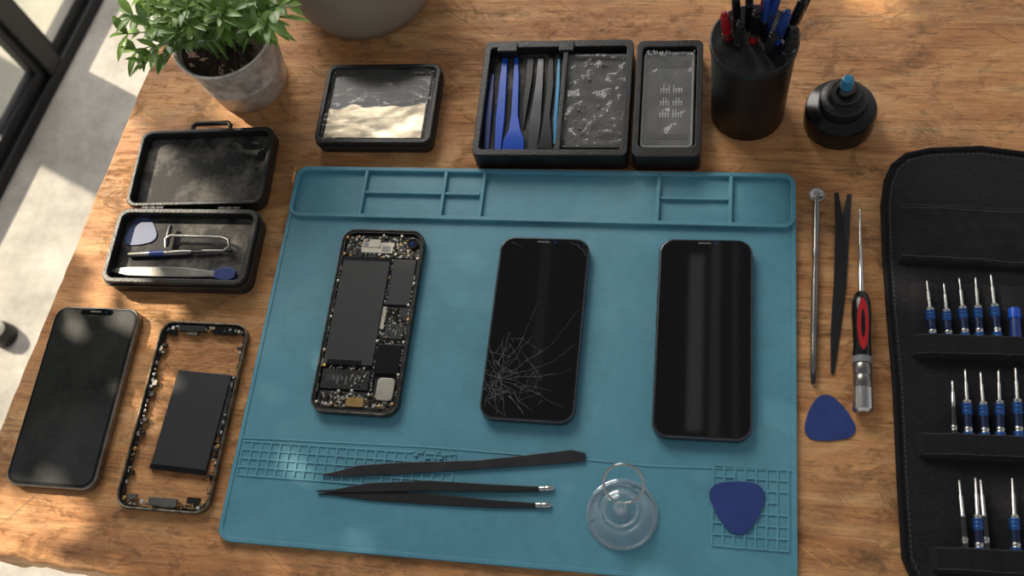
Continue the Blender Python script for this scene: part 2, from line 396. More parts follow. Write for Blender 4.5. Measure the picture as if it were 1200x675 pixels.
b=B(); pts=[P(u,v,ZM) for u,v in ((284,513),(500,524),(700,540),(760,546),(930,552))]
b.ribbon([(p.x,p.y) for p in pts],.12,ZM-.02,.08,TEAL2); mat.part(b,'ridge_line',.03)
# ------------------------------------------------------------ phones
def phone(c,label,zb,frame,glass,disp,th=.8,notch=True,bez=.3,grp='smartphones'):
    fr,w,h=fit(c,zb+th,zb); t=T('smartphone',label,'smartphone',fr,grp)
    r=1.05
    b=B(); b.rrect(0,0,w,h,r,0,th-.03,frame,10); t.part(b,'metal_frame',.16,seg=4)
    b=B(); b.rrect(0,0,w-.26,h-.26,r-.11,th-.07,th+.02,glass,10); t.part(b,'front_glass',.04)
    th+=.02
    o=rr(0,0,w-2*bez,h-2*bez,r-bez*.9,10)
    b=B(); b.prism(o,th,th+.006,disp); t.part(b,'display')
    y=h/2-bez; nw=w*.38
    b=B(); b.rrect(0,y-.16,nw,.42,.2,th+.004,th+.012,GLASS,6); t.part(b,'notch')
    b=B(); b.rrect(-.1,y-.1,.9,.1,.05,th+.012,th+.02,GREY,4); t.part(b,'earpiece_slot')
    b=B(); b.lathe([(.0,th+.012),(.1,th+.012),(.1,th+.022),(0,th+.022)],LENS,16,.75,y-.1); t.part(b,'front_camera_lens')
    for (sx,y0,y1) in ((1,h*.12,h*.24),(-1,h*.16,h*.23),(-1,h*.05,h*.12),(-1,h*.27,h*.30)):
        b=B(); b.box(sx*(w/2-.03),y0,sx*(w/2+.04),y1,.3,.5,frame); t.part(b,'side_button',.03)
    return t,w,h
ph3,_,_=phone([(775,280),(883,280),(881,516),(761,512)],'intact black smartphone with glossy blank screen lying on the teal mat',ZM,DFRAME,GLASS,DISP,bez=.26,notch=False)
tc_,cw,ch=phone([(588,276),(693,280),(671,495),(559,491)],'black smartphone with shattered screen glass lying on the teal mat',ZM,DFRAME,GLASS,DISP,bez=.3,notch=False)
phone([(66,358),(166,361),(108,576),(4,566)],'dusty black smartphone with notch and steel edge on bare wood',0,SFRAME,GLASSD,DISPD,bez=.32)
# cracks
random.seed(11)
b=B(); zc=ZM+.83
def cr(pts,w=.03):
    q=[loc(tc_.fr,P(u,v,zc)) for u,v in pts]; b.ribbon([(p[0],p[1]) for p in q],[w]*(len(q)-1)+[w*.4],.827,.005,CRACK)
def jag(a,c,n=5,j=2.0,w=.03):
    w*=.5; j*=.7
    pts=[]
    for i in range(n+1):
        t=i/n; k=0 if i in (0,n) else j
        pts.append((a[0]+(c[0]-a[0])*t+random.uniform(-k,k),a[1]+(c[1]-a[1])*t+random.uniform(-k,k)))
    cr(pts,w); return pts
A0=(584,442)
ends=[(574,402),(569,418),(566,436),(564,458),(568,476),(580,487),(592,488),(614,487),(622,480),(640,468),(646,458),(656,438),(648,424),(646,404),(626,392),(616,388),(598,388),(590,394)]
rays=[jag(A0,e,6,3.4,.026) for e in ends]
for k in (1,2,3,4,5):
    for i in range(len(rays)):
        if random.random()<(.42 if k<4 else .34):
            p=rays[i][k];q=rays[(i+1)%len(rays)][max(1,min(6,k+random.choice((-1,0,1))))]; jag(p,q,2,1.8,.02)
for a_,c_,w_ in (((646,404),(680,362),.014),((648,424),(674,404),.016),((616,388),(632,352),.014),((656,438),(670,432),.016),((640,468),(660,478),.016),((566,440),(580,470),.03),((575,455),(605,462),.026),((570,468),(598,455),.03),((586,440),(590,470),.026),((573,412),(600,418),.026),((578,425),(608,440),.022),((596,402),(612,430),.02),((610,412),(634,440),.02),((600,283),(612,290),.016),((640,281),(652,286),.016),((676,283),(686,300),.02),((684,284),(690,312),.014),((668,284),(680,290),.02),((602,450),(634,462),.018),((606,470),(622,440),.018)):
    jag(a_,c_,6,2.0,w_)
B0=(578,458)
for i in range(14):
    q=random.uniform(0,6.28); l=random.uniform(10,26); e=(max(566,B0[0]+l*math.cos(q)),min(486,B0[1]+l*math.sin(q))); jag((B0[0]+random.uniform(-6,6),B0[1]+random.uniform(-8,8)),e,3,1.8,.018)
for i in range(50):
    c=(random.gauss(594,21),random.gauss(442,26)); 
    if c[0]<570 or c[1]>482 or c[1]<396: continue
    jag(c,(c[0]+random.uniform(-7,7),c[1]+random.uniform(-7,7)),2,.8,.03)
o=tc_.part(b,'crack_pattern',label='pale radiating cracks in the glass'); o['kind']='stuff'

# ---- opened phone
fr,w,h=fit([(403,267),(499,270),(464,488),(361,481)],ZM+.75,ZM)
op=T('opened_smartphone','smartphone chassis without screen showing battery and circuit boards','smartphone',fr,'smartphones')
b=B(); b.rrect(0,0,w-.1,h-.1,.95,0,.3,BLK,10); op.part(b,'back_shell',.05)
b=B(); b.ring(rr(0,0,w,h,1.05,10),rr(0,0,w-.28,h-.28,.92,10),.02,.72,OFRAME); op.part(b,'metal_frame',.08,seg=3)
b=B(); b.ring(rr(0,0,w-.27,h-.27,.92,10),rr(0,0,w-.6,h-.6,.76,10),.28,.62,BLKP); op.part(b,'inner_rim',.04)
def ub(b,u0,v0,u1,v1,z0,z1,m): b.box((u0-.5)*w,(.5-v0)*h,(u1-.5)*w,(.5-v1)*h,z0,z1,m)
def chips(b,u0,v0,u1,v1,n,z,mats,smin=.05,smax=.22):
    for _ in range(n):
        sx=random.uniform(smin,smax)/w;sy=random.uniform(smin,smax)/h; u=random.uniform(u0,u1-sx);v=random.uniform(v0,v1-sy)
        ub(b,u,v,u+sx,v+sy,z-.01,z+random.uniform(.03,.09),random.choice(mats))
CM=[GOLD,SILV,SILV,SILV,BLKG,BLKG,BLKG,WHITE,BLKP,DSTEEL,GREY2]
b=B(); ub(b,.055,.16,.63,.75,.3,.6,BATT); op.part(b,'battery',.06,label='dark grey wrapped battery')
for r_ in ((.055,.16,.63,.18),(.1,.727,.5,.75)):
    b=B(); ub(b,*r_,.6,.615,BLKG); op.part(b,'battery_tape')
b=B(); ub(b,.668,.165,.94,.42,.3,.58,BATT); op.part(b,'battery_cell',.05)
b=B(); ub(b,.05,.03,.95,.155,.3,.42,PCB); chips(b,.06,.03,.94,.155,280,.42,CM,.05,.2)
ub(b,.25,.07,.63,.13,.42,.52,SILV); ub(b,.33,.055,.47,.1,.5,.56,SILV); ub(b,.27,.075,.34,.1,.52,.54,GREY2); ub(b,.5,.09,.6,.12,.52,.54,GREY2); op.part(b,'upper_board',label='circuit board with silver shields')
b=B(); ub(b,.635,.425,.95,.61,.3,.42,PCB); chips(b,.635,.425,.95,.61,170,.42,CM,.05,.17); ub(b,.635,.43,.68,.55,.42,.5,SILV); ub(b,.70,.44,.82,.5,.42,.5,BLKG);ub(b,.70,.52,.92,.6,.42,.52,BATT); ub(b,.84,.43,.93,.49,.42,.5,DSTEEL); chips(b,.7,.52,.92,.6,20,.52,CM,.05,.1); op.part(b,'logic_board',label='circuit board with shields and gold contacts')
b=B(); ub(b,.65,.63,.94,.785,.3,.57,BLKG); op.part(b,'taptic_module',.05)
b=B(); ub(b,.07,.775,.62,.875,.3,.52,BLKP); ub(b,.12,.80,.3,.84,.52,.54,BATT); 
for i in range(7): ub(b,.2+.05*i,.81,.215+.05*i,.81+.02*(1+i%2),.52,.545,GREY)
chips(b,.4,.78,.61,.87,24,.52,CM,.05,.14)
op.part(b,'speaker_module',.02)
b=B(); b.rrect((.82-.5)*w,(.5-.865)*h,w*.2,h*.115,.3,.3,.6,SILV,6); op.part(b,'vibration_motor',.05,label='rounded silver metal module')
b=B(); ub(b,.06,.885,.94,.97,.3,.4,PCB); chips(b,.07,.885,.93,.965,220,.4,CM,.05,.2); ub(b,.4,.915,.6,.96,.4,.52,GOLD); op.part(b,'lower_board')
b=B(); ub(b,.632,.16,.665,.88,.3,.42,PCB); chips(b,.63,.16,.668,.9,110,.42,CM,.04,.12); chips(b,.94,.12,.955,.9,60,.55,CM,.04,.1); chips(b,.04,.12,.055,.9,60,.55,CM,.04,.1); chips(b,.62,.61,.94,.63,24,.42,CM,.05,.12); chips(b,.08,.75,.6,.775,40,.42,CM,.05,.14); op.part(b,'flex_cable')
b=B(); x,y=(.86-.5)*w,(.5-.075)*h
b.lathe([(.0,.3),(.42,.3),(.42,.66),(.3,.66),(.3,.6),(0,.6)],BLKG,28,x,y); b.lathe([(0,.6),(.2,.6),(.17,.64),(0,.65)],LENS,20,x,y); op.part(b,'camera_module',label='round black camera with blue lens')
random.seed(3)
for (u,v) in ((.06,.05),(.5,.035),(.95,.16),(.06,.145),(.6,.155),(.93,.42),(.64,.62),(.945,.62),(.945,.79),(.08,.76),(.65,.9),(.93,.94),(.07,.95),(.3,.89),(.045,.5),(.955,.5),(.2,.045),(.72,.035),(.68,.14),(.955,.3),(.045,.3),(.045,.68),(.45,.885),(.24,.955),(.78,.955)):
    b=B(); x,y=(u-.5)*w,(.5-v)*h; b.lathe([(0,.4),(.11,.4),(.11,.65),(.06,.67),(0,.66)],random.choice([GOLD,SILV,SILV]),12,x,y); op.part(b,'screw')

# ---- stripped midframe on table
fr,w,h=fit([(190,375),(293,380),(241,603),(133,594)],.6,0)
mf=T('phone_midframe','empty worn metal smartphone frame with clips and contacts on wood','phone frame',fr)
b=B(); b.ring(rr(0,0,w,h,1.05,10),rr(0,0,w-.26,h-.26,.94,10),0,.6,MFRAME); mf.part(b,'metal_band',.08,seg=3)
b=B()
oo=rr(0,0,w-.24,h-.24,.94,14); ii=rr(0,0,w-.6,h-.6,.76,14)
def dens(o,n=5):
    r=[]
    for i in range(len(o)):
        a=o[i];c=o[(i+1)%len(o)]
        L_=math.hypot(c[0]-a[0],c[1]-a[1]); k=40 if L_>2 else 1
        for j in range(k): r.append((a[0]+(c[0]-a[0])*j/k,a[1]+(c[1]-a[1])*j/k))
    return r
oo=dens(oo); ii=dens(ii)
if len(oo)==len(ii):
    ii=[(x*(1+.05*noise.noise(Vector((x*1.5,y*1.5,1)))),y*(1+.02*noise.noise(Vector((x*2,y*2,5))))) for x,y in ii]
b.ring(oo,ii,.1,.3,BLKP); mf.part(b,'inner_lip')
b=B(); random.seed(5)
for v0,v1,n in ((.018,.05,50),(.95,.98,50)): chips(b,.1,v0,.9,v1,n,.38,CM,.08,.3)
ub(b,.2,.02,.5,.05,.2,.5,DSTEEL);ub(b,.6,.02,.85,.06,.2,.45,BLKG);ub(b,.35,.935,.65,.975,.2,.5,MSTEEL); ub(b,.1,.05,.18,.075,.15,.4,BLKG); ub(b,.1,.925,.2,.95,.15,.4,MSTEEL); ub(b,.75,.92,.88,.95,.15,.4,BLKP); ub(b,.3,.05,.42,.07,.15,.4,MSTEEL)
for sx in (0,1):
    u=.03 if sx==0 else .93
    chips(b,u,.06,u+.04,.94,60,.36,CM+[DSTEEL,BLKP],.05,.22)
    for _ in range(7):
        v=random.uniform(.1,.88); ub(b,u+(.02 if sx==0 else -.03),v,u+(.07 if sx==0 else .02),v+random.uniform(.01,.03),.1,.36,random.choice([DSTEEL,BLKP,MSTEEL]))
mf.part(b,'contact_clips',label='gold and silver clips around the frame')
for (u,v) in ((.08,.05),(.92,.05),(.08,.95),(.92,.95),(.055,.3),(.945,.35),(.055,.7),(.945,.66)):
    b=B(); b.lathe([(0,.2),(.15,.2),(.15,.46),(.09,.48),(0,.46)],GOLD if v>.5 else DSTEEL,14,(u-.5)*w,(.5-v)*h); mf.part(b,'screw_post')
fr,w,h=fit([(208,434),(273,438),(238,556),(175,549)],.35,.0)
pb=T('phone_battery','flat dark grey phone battery pack inside the empty frame','battery',fr)
b=B(); b.rrect(0,0,w,h,.1,0,.32,BATT,3); pb.part(b,'battery_cell',.06)
b=B(); b.box(-w/2,-h/2,w/2,-h/2+.35,.32,.33,BLKG); pb.part(b,'end_tape')
b=B(); b.box(w/2,-h*.1,w/2+.5,h*.12,.15,.22,DSTEEL); b.box(w/2-.02,h*.0,w/2+.35,h*.45,.1,.2,PCB); pb.part(b,'flex_connector')

# ------------------------------------------------------------ picks
def pick(u,v,z,size,ang,m,label,name='opening_pick'):
    c=P(u,v,z); pts=[]
    n=72
    for i in range(n):
        t=2*math.pi*i/n
        r=size*(1+.13*math.cos(3*t)+.02*math.cos(6*t)+.04*math.cos(t))
        pts.append((r*math.cos(t)*.98,r*math.sin(t)*.98))
    b=B(); b.prism(pts,0,.1,m); T(name,label,'plastic pick',(c.x,c.y,z,math.radians(ang)),'opening picks',b,.03)
pick(864,590,ZM+.08,1.68,-90+4,BLUEP,'blue triangular plastic opening pick on the ruled mat grid')
pick(971,494,0,1.56,90+8,BLUEP,'blue triangular plastic opening pick on bare wood')

# ------------------------------------------------------------ tweezers and pry blade
def pl(pts,z): return [tuple(P(u,v,z)) for u,v in pts]
q=pl([(378,557),(392,556),(420,552),(470,549),(560,545),(640,538),(670,535),(686,536)],ZM+.1); o=q[3]; fr=(o[0],o[1],ZM,0)
b=B(); b.ribbon([loc(fr,p)[:2] for p in q],[.06,.3,.75,.8,.6,.8,.85,.55],.09,.14,DSTEEL)
T('pry_blade','dark steel flat pry blade with pointed end on the mat','pry tool',fr,None,b,.05)
q1=pl([(370,575),(392,575),(430,571),(500,569),(580,572),(634,573)],ZM+.3); q2=pl([(372,578),(392,578),(430,580),(500,584),(580,590),(630,592)],ZM+.3)
fr=(q1[3][0],q1[3][1],ZM,0); tw=T('tweezers','black coated metal tweezers with bare silver ends on the mat','tweezers',fr)
WD=[.08,.22,.62,.72,.5,.34]
b=B(); b.ribbon([loc(fr,p)[:2] for p in q1],WD,[.1,.1,.1,.15,.15,.1],.16,BLK); tw.part(b,'arm',.05)
b=B(); b.ribbon([loc(fr,p)[:2] for p in q2],WD,[.0,.0,.0,.02,.02,.02],.16,BLK); tw.part(b,'arm',.05)
for (e0,e1) in (((632,573),(649,572)),((628,592),(646,592))):
    qa=pl([e0,e1],ZM+.15); b=B(); b.rod((*loc(fr,qa[0])[:2],.16),(*loc(fr,qa[1])[:2],.12),[(0,.17),(.3,.2),(.35,.14),(.5,.2),(.9,.17),(1,.1)],STEEL,12); tw.part(b,'tip',label='bare silver metal end')

# ------------------------------------------------------------ suction cup
c=P(729,603,ZM); fr=(c.x,c.y,ZM,0); sc=T('suction_cup','clear plastic suction cup with metal pull ring on the mat','suction cup',fr)
R=2.25
def tor(b,r,z,t_,m,n=48): b.sweep([(r*math.cos(2*math.pi*i/n),r*math.sin(2*math.pi*i/n),z) for i in range(n)],t_,m,8,closed=True)
b=B(); b.lathe([(R,.06),(R-.12,.22),(1.85,.45),(1.45,.7),(1.3,.9),(1.26,1.35),(1.15,1.65),(.9,1.85),(.5,1.95),(0,1.98)],CLEAR,64); sc.part(b,'cup_body')
b=B(); tor(b,R-.06,.12,.12,CLEARR); sc.part(b,'rim_ring')
b=B(); tor(b,1.33,.8,.1,CLEARR); tor(b,1.08,1.7,.09,CLEARR); b.lathe([(0,1.96),(.45,1.96),(.42,2.1),(.26,2.2),(.24,2.45),(.16,2.55),(0,2.55)],CLEARR,32); b.lathe([(0,.1),(.45,.15),(.3,.6),(.25,1.2),(0,1.9)],CLEARR,24); sc.part(b,'centre_knob')
b=B(); 
rc=loc(fr,P(731,568,2.6)); k=[]
for i in range(40):
    a=2*math.pi*i/40; k.append((rc[0]+1.25*math.cos(a),rc[1]+1.05*math.sin(a),2.55+.75*math.sin(a)))
b.sweep(k,.085,CHROME,10,closed=True); sc.part(b,'pull_ring',label='thin shiny metal ring')

# ------------------------------------------------------------ small hinged case
ZC=1.8
fr,w,h=fit([(141,243),(303,246),(286,338),(117,326)],ZC,0)
hc=T('tool_case','small open black plastic case with hinged dusty lid','case',fr)
b=B(); b.rrect(0,0,w-.1,h-.1,.8,0,.9,LINING); b.ring(rr(0,0,w,h,.9),rr(0,0,w-.8,h-.8,.6),.0,ZC,BLKP); b.ring(rr(0,0,w+.25,h+.25,1.0),rr(0,0,w-.05,h-.05,.9),1.1,1.35,BLKP); hc.part(b,'case_base',.1,seg=3)
fr2,w2,h2=fit([(165,151),(323,150),(304,241),(149,239)],1.5,0)
lf=(*loc(fr,(fr2[0],fr2[1]))[:2],0,fr2[3]-fr[3])
b=B(); b.rrect(0,0,w2-.1,h2-.1,.8,.2,.6,LINING); b.ring(rr(0,0,w2,h2,.9),rr(0,0,w2-.7,h2-.7,.6),.2,1.5,BLKP); lid=b.obj('case_lid',lf,hc.o,.1,3,label='opened lid with dusty dark lining')
b=B(); b.sweep([(-1.6,h2/2-.05,1.0),(-1.6,h2/2+.6,1.0),(-1.4,h2/2+.8,1.0),(1.4,h2/2+.8,1.0),(1.6,h2/2+.6,1.0),(1.6,h2/2-.05,1.0)],.2,BLKP,8); b.obj('latch_handle',(0,0,0,0),lid)
for x in (-3.2,3.2):
    b=B(); b.rod((x-.9,h/2+.15,1.4),(x+.9,h/2+.15,1.4),[(0,.26),(.32,.26),(.33,.2),(.36,.2),(.37,.26),(.63,.26),(.64,.2),(.67,.2),(.68,.26),(1,.26)],BLKP,12); hc.part(b,'hinge')
zi=.9
pick(166,273,zi,1.3,100,GREYP,'dusty blue plastic pick inside the open case')
q=pl([(150,299),(185,296),(272,294)],zi+.2); fr=(q[0][0],q[0][1],zi,0)
t=T('mini_screwdriver','small steel screwdriver with blue band inside the open case','screwdriver',fr,'tools in the open case')
a=Vector((*loc(fr,q[0])[:2],.25)); e=Vector((*loc(fr,q[2])[:2],.25))
b=B(); b.rod(a,a+(e-a)*.62,[(0,.12),(.03,.22),(.9,.24),(1,.15)],MSTEEL); t.part(b,'handle')
b=B(); b.rod(a+(e-a)*.22,a+(e-a)*.36,[(0,.25),(1,.25)],BLUED); t.part(b,'grip_band',label='blue band')
b=B(); b.rod(a+(e-a)*.6,e,[(0,.12),(.8,.1),(1,.16)],DSTEEL); t.part(b,'shaft')
q=pl([(197,294),(197,283),(203,279),(262,281),(270,284),(271,292),(265,297),(240,297)],zi+.2); fr=(q[0][0],q[0][1],zi,0)
t=T('hex_key','bent thin steel key tool inside the open case','hex key',fr,'tools in the open case')
b=B(); b.sweep([(*loc(fr,p)[:2],.62) for p in q],.12,MSTEEL,10); t.part(b,'bent_rod')
q=pl([(201,266),(196,290)],zi+.3); b=B(); b.rod((*loc(fr,q[0])[:2],.5),(*loc(fr,q[1])[:2],.5),[(0,.15),(.1,.2),(.9,.2),(1,.15)],DSTEEL); t.part(b,'cross_bar')
q=pl([(131,317),(150,318),(190,319),(215,320),(250,322),(258,322),(275,322)],zi+.2); fr=(q[2][0],q[2][1],zi,0)
t=T('scraper','steel scraper with blue rounded end inside the open case','scraper',fr,'tools in the open case')
b=B(); b.ribbon([loc(fr,p)[:2] for p in q[:6]],[.3,.75,.85,.8,.5,.6],[.1,.1,.12,.2,.2,.15],.18,MSTEEL); t.part(b,'blade',.05)
b=B(); ql=[loc(fr,p)[:2] for p in pl([(248,321),(258,321),(268,321),(276,322)],zi+.3)]; b.ribbon(ql,[.5,1.0,1.15,.6],.12,.25,BLUED); t.part(b,'end_grip',.08,label='dark blue rounded end')

# ------------------------------------------------------------ clear lid box
fr,w,h=fit([(386,74),(516,76),(504,168),(367,166)],1.5,0)
bx=T('parts_box','shallow black box with crinkled clear film over a silver panel','box',fr)
b=B(); b.rrect(0,0,w-.1,h-.1,.6,0,.8,BLKP); b.ring(rr(0,0,w,h,.7),rr(0,0,w-.7,h-.7,.45),0,1.5,BLKP); b.ring(rr(0,0,w+.2,h+.2,.8),rr(0,0,w-.05,h-.05,.7),.7,.95,BLKP); bx.part(b,'box_tray',.09,seg=3)
b=B(); b.rrect(-.1,-.1,w-1.4,h-1.5,.2,.8,1.0,BLKG); bx.part(b,'screen_panel')
b=B()
def fm(x0,y0,x1,y1,z,amp,sc,seed,sy=1.3):
    def f(s_,t_):
        x=x0+(x1-x0)*s_;y=y0+(y1-y0)*t_
        n=noise.noise(Vector((x*sc,y*sc*sy+seed,seed)))+.5*noise.noise(Vector((x*sc*2.3+seed,y*sc*sy*2.3,seed)))
        n=1-abs(n)*2
        return (x,y,z+amp*n)
    return f
def foilf(s_,t_):
    x0=-w/2+.6; x=x0+(w-1.5)*s_; top=-.1+.5*noise.noise(Vector((x*.7,3,1)))+.04*x; y=-h/2+.7+(top+h/2-.7)*t_
    n=noise.noise(Vector((x*.35,y*.5,2)))+.25*noise.noise(Vector((x*1.1,y*1.5,5)))
    return (x,y,1.08+.05*n)
b.sheet(foilf,70,40,FOIL); bx.part(b,'silver_sheet',label='crumpled silvery sheet')
b=B(); b.sheet(fm(-w/2+.4,-h/2+.4,w/2-.4,h/2-.4,1.3,.14,.4,4.2,2.4),90,90,FILM); bx.part(b,'clear_film',label='crinkled transparent film')

# ------------------------------------------------------------ black double organiser
ZO=2.0; zf=1.1
fr,w,h=fit([(571,48),(741,46),(737,183),(551,181)],ZO,0)
oc=T('organiser_case','black plastic organiser case holding pry tools and a parts bag','case',fr,'organiser cases')
b=B(); b.rrect(0,0,w-.1,h-.1,.4,0,zf,LINING); b.ring(rr(0,0,w,h,.5),rr(0,-.05,w-1.0,h-1.2,.3),0,ZO,BLKP); 
xd=loc(fr,P(658,120,ZO))[0]; b.box(xd-.2,-h/2+.5,xd+.2,h/2-.5,zf,ZO,BLKP); oc.part(b,'case_body',.08,seg=3)
for x0_,x1_ in ((-w/2+1,-w/2+2.6),(xd-.6,xd+.6)):
    b=B(); b.box(x0_,h/2-1.1,x1_,h/2-.3,zf,ZO+.15,BLKP); oc.part(b,'snap_latch',.08)
a=loc(fr,P(663,64,zf+.4));c=loc(fr,P(735,176,zf+.4))
bc=P(699,119,zf+.3); bf=(bc.x,bc.y,zf,fr[3])
bw,bh=c[0]-a[0]-.2,a[1]-c[1]-.2
t=T('parts_bag','crinkled clear plastic bag of small parts inside the organiser','plastic bag',bf)
b=B(); b.rrect(0,0,bw-.2,bh-.2,.2,0,.2,BLKP); b.ring(rr(0,0,bw-.1,bh-.1,.2),rr(0,0,bw-.35,bh-.35,.15),.0,.5,SMOKE); t.part(b,'tray_insert')
b=B(); b.sheet(fm(-bw/2+.1,-bh/2+.1,bw/2-.1,bh/2-.1,.5,.24,.5,7,1.1),70,100,FILM2); t.part(b,'bag_film')
b=B(); random.seed(9)
for _ in range(36):
    x=random.gauss(0,bw*.25);y=random.choice((random.gauss(-bh*.3,bh*.08),random.gauss(-bh*.1,bh*.2),bh*.4)); 
    if abs(x)>bw*.42 or abs(y)>bh*.45: continue
    s_=random.uniform(.05,.22); a0=random.uniform(0,6)
    b.prism([(x+s_*math.cos(a0+k*1.6)*random.uniform(.3,1.3),y+s_*math.sin(a0+k*1.6)*random.uniform(.3,1)) for k in range(4)],.3,.36,SHARD)
o=t.part(b,'loose_fragments',label='pale film fragments'); o['kind']='stuff'
# right case
fr,w,h=fit([(747,46),(822,48),(824,184),(740,183)],ZO,0)
t=T('organiser_case','narrow black plastic case holding a grey phone module','case',fr,'organiser cases')
b=B(); b.rrect(0,0,w-.1,h-.1,.4,0,zf,LINING); b.ring(rr(0,0,w,h,.5),rr(0,.1,w-.9,h-1.4,.4),0,ZO,BLKP); t.part(b,'case_body',.08,seg=3)
b=B(); b.box(-1.2,h/2-.3,1.2,h/2+.15,.8,ZO-.3,BLKP); t.part(b,'snap_latch',.06)
mfz=(fr[0],fr[1],zf,fr[3])
t=T('phone_module','grey smoked plastic phone module with pale printed marks','phone part',mfz)
b=B(); b.rrect(-.05,.1,w-1.2,h-1.9,.35,0,.4,SMOKE2); b.ring(rr(-.05,.1,w-1.2,h-1.9,.35),rr(-.05,.1,w-1.5,h-2.2,.25),.38,.5,GREY2); t.part(b,'module_body',.03)
random.seed(4)
b=B()
for (x,y) in ((-.6,.7),(.35,.7),(-.6,-.45),(.35,-.45),(-.6,-1.5),(.35,-1.5)):
    for k in range(4):
        b.box(x+k*.2,y,x+k*.2+.06,y+random.choice((.45,.7)),.4,.41,WHITE)
    b.box(x,y+.3,x+.6,y+.35,.4,.412,WHITE)
b.rrect(0,h/2-1.9,w-2.0,.6,.1,.4,.43,SMOKE); b.rrect(0,-h/2+2.0,w-2.0,.45,.1,.4,.43,SMOKE)
o=t.part(b,'printed_marks'); o['kind']='stuff'
b=B(); b.sheet(fm(-w/2+.6,-h/2+.9,w/2-.6,h/2-.9,.6,.08,.5,11),40,60,FILM2); t.part(b,'film_cover')
b=B()
for _ in range(40):
    x=random.uniform(-w/2+.7,w/2-.7);y=h/2-random.uniform(.85,1.3); s_=random.uniform(.04,.12); b.box(x,y,x+s_,y+s_,.62,.7,WHITE)
t.part(b,'dust_crumbs')['kind']='stuff'
def spud(pts,wd,m,label,th=.25,dz=0.0,cat='pry tool',name='spudger'):
    q=pl(pts,zf+.2); f=(q[0][0],q[0][1],zf,0); b=B(); k=len(q)
    b.ribbon([loc(f,p)[:2] for p in q],wd,dz+.02,[th*.6]+[th]*(k-2)+[th*.4],m); T(name,label,cat,f,'pry tools in the organiser',b,.06)
spud([(577,86),(575,110),(572,140),(570,174)],[.3,.42,.5,.35],BLUED,'dark blue plastic pry stick in the organiser')
spud([(592,64),(590,90),(586,140),(583,175)],[.4,.55,.7,.5],BLUE,'bright blue plastic pry stick in the organiser')
spud([(605,61),(605,90),(603,135),(603,152),(602,164),(601,176)],[.3,.45,.55,.9,1.6,1.7],BLUE,'bright blue pry tool with fan-shaped end')
spud([(622,66),(620,95),(616,122),(613,150)],[.6,.5,.4,.1],BLK,'black pointed pry stick in the organiser')
spud([(634,66),(632,100),(627,145),(624,175)],[.5,.6,.9,.7],DSTEEL,'dark steel pry blade in the organiser')
spud([(646,63),(645,100),(641,135),(640,160),(638,174)],[.4,.5,.5,.9,1.2],BLK,'black pry tool with wide end in the organiser')
spud([(655,68),(654,100),(651,140),(650,168)],[.2,.3,.3,.2],SKY,'thin light blue stick in the organiser')

# ------------------------------------------------------------ pen cup
HC=8.5; c=P(884,47,HC); fr=(c.x,c.y,0,0)
cup=T('pen_cup','round black metal pen cup filled with pens','pen cup',fr)
R=2.9
b=B(); b.lathe([(0,0),(R*.9,0),(R*.93,.15),(R*.95,HC*.5),(R,HC-.1),(R+.05,HC),(R-.02,HC+.08),(R-.12,HC),(R*.93,HC*.5),(R*.88,.35),(0,.3)],M('black_mesh_metal',(24,24,25),.36,.4,.4,900,.8,900),56); cup.part(b,'cup_body')
b=B(); b.lathe([(R-.1,HC-.45),(R+.08,HC-.45),(R+.1,HC+.05),(R-.02,HC+.12),(R-.14,HC+.05)],BLKP,56); cup.part(b,'rim_band')
pens=[((848,14),11.2,-.6,.2,PENR,PENR,'red',.31),((862,-8),12.6,-.6,1.0,BLKG,BLKG,'black',.28),((880,-28),14,-.3,1.6,BLKG,DSTEEL,'black',.26),((888,12),11.6,-.4,-.3,PENR,BLKG,'dark red steel-banded',.3),
 ((914,-14),13,-.3,.8,BLUED,BLUED,'dark blue',.3),((924,12),11.6,-.1,-.6,BLUE,BLUED,'blue',.33),((944,-6),12.2,.3,-.9,BLKG,BLKG,'glossy black',.32),((956,-24),13,.7,.3,BLKG,BLKG,'slim glossy black',.28),((934,34),10.8,.4,-1.4,BLKG,BLKP,'thick black',.36),((902,-45),14.5,.4,1.7,PENR,BLKG,'dark red and black',.26),((868,24),11,-1.2,-.8,BLKG,BLKP,'matte black',.27),((900,-8),12.6,.4,.0,BLKG,BLUED,'black and blue',.27),
 ((908,38),10.3,-.3,-1.5,BLKG,BLKP,'short black',.3)]
for (uv,z,bx_,by_,m1,m2,cn,pr) in pens:
    tp=P(uv[0],uv[1],z); a=Vector((bx_,by_,.6)); e=Vector(loc(fr,tp)); 
    f=(fr[0]+bx_,fr[1]+by_,.6,0); e=e-a; e.z=z-.6
    t=T('pen',cn+' ballpoint pen standing in the black cup','pen',f,'pens in the cup')
    b=B(); b.rod((0,0,0),e*.78,[(0,.08),(.08,pr*.8),(1,pr)],m1); t.part(b,'barrel')
    b=B(); b.rod(e*.78,e*.80,[(0,pr*1.08),(1,pr*1.08)],STEEL); t.part(b,'metal_band')
    b=B(); b.rod(e*.80,e,[(0,pr*1.02),(.05,pr*1.05),(.8,pr),(.84,pr*.6),(.97,pr*.6),(1,pr*.4)],m2); t.part(b,'cap')
    sd=e.cross(Vector((1,0.4,0))).normalized()*(pr*1.25)
    b=B(); b.rod(e*.82+sd,e*.96+sd,[(0,.05),(.1,.07),(1,.08)],STEEL if cn!='red' else m2,8); t.part(b,'clip')

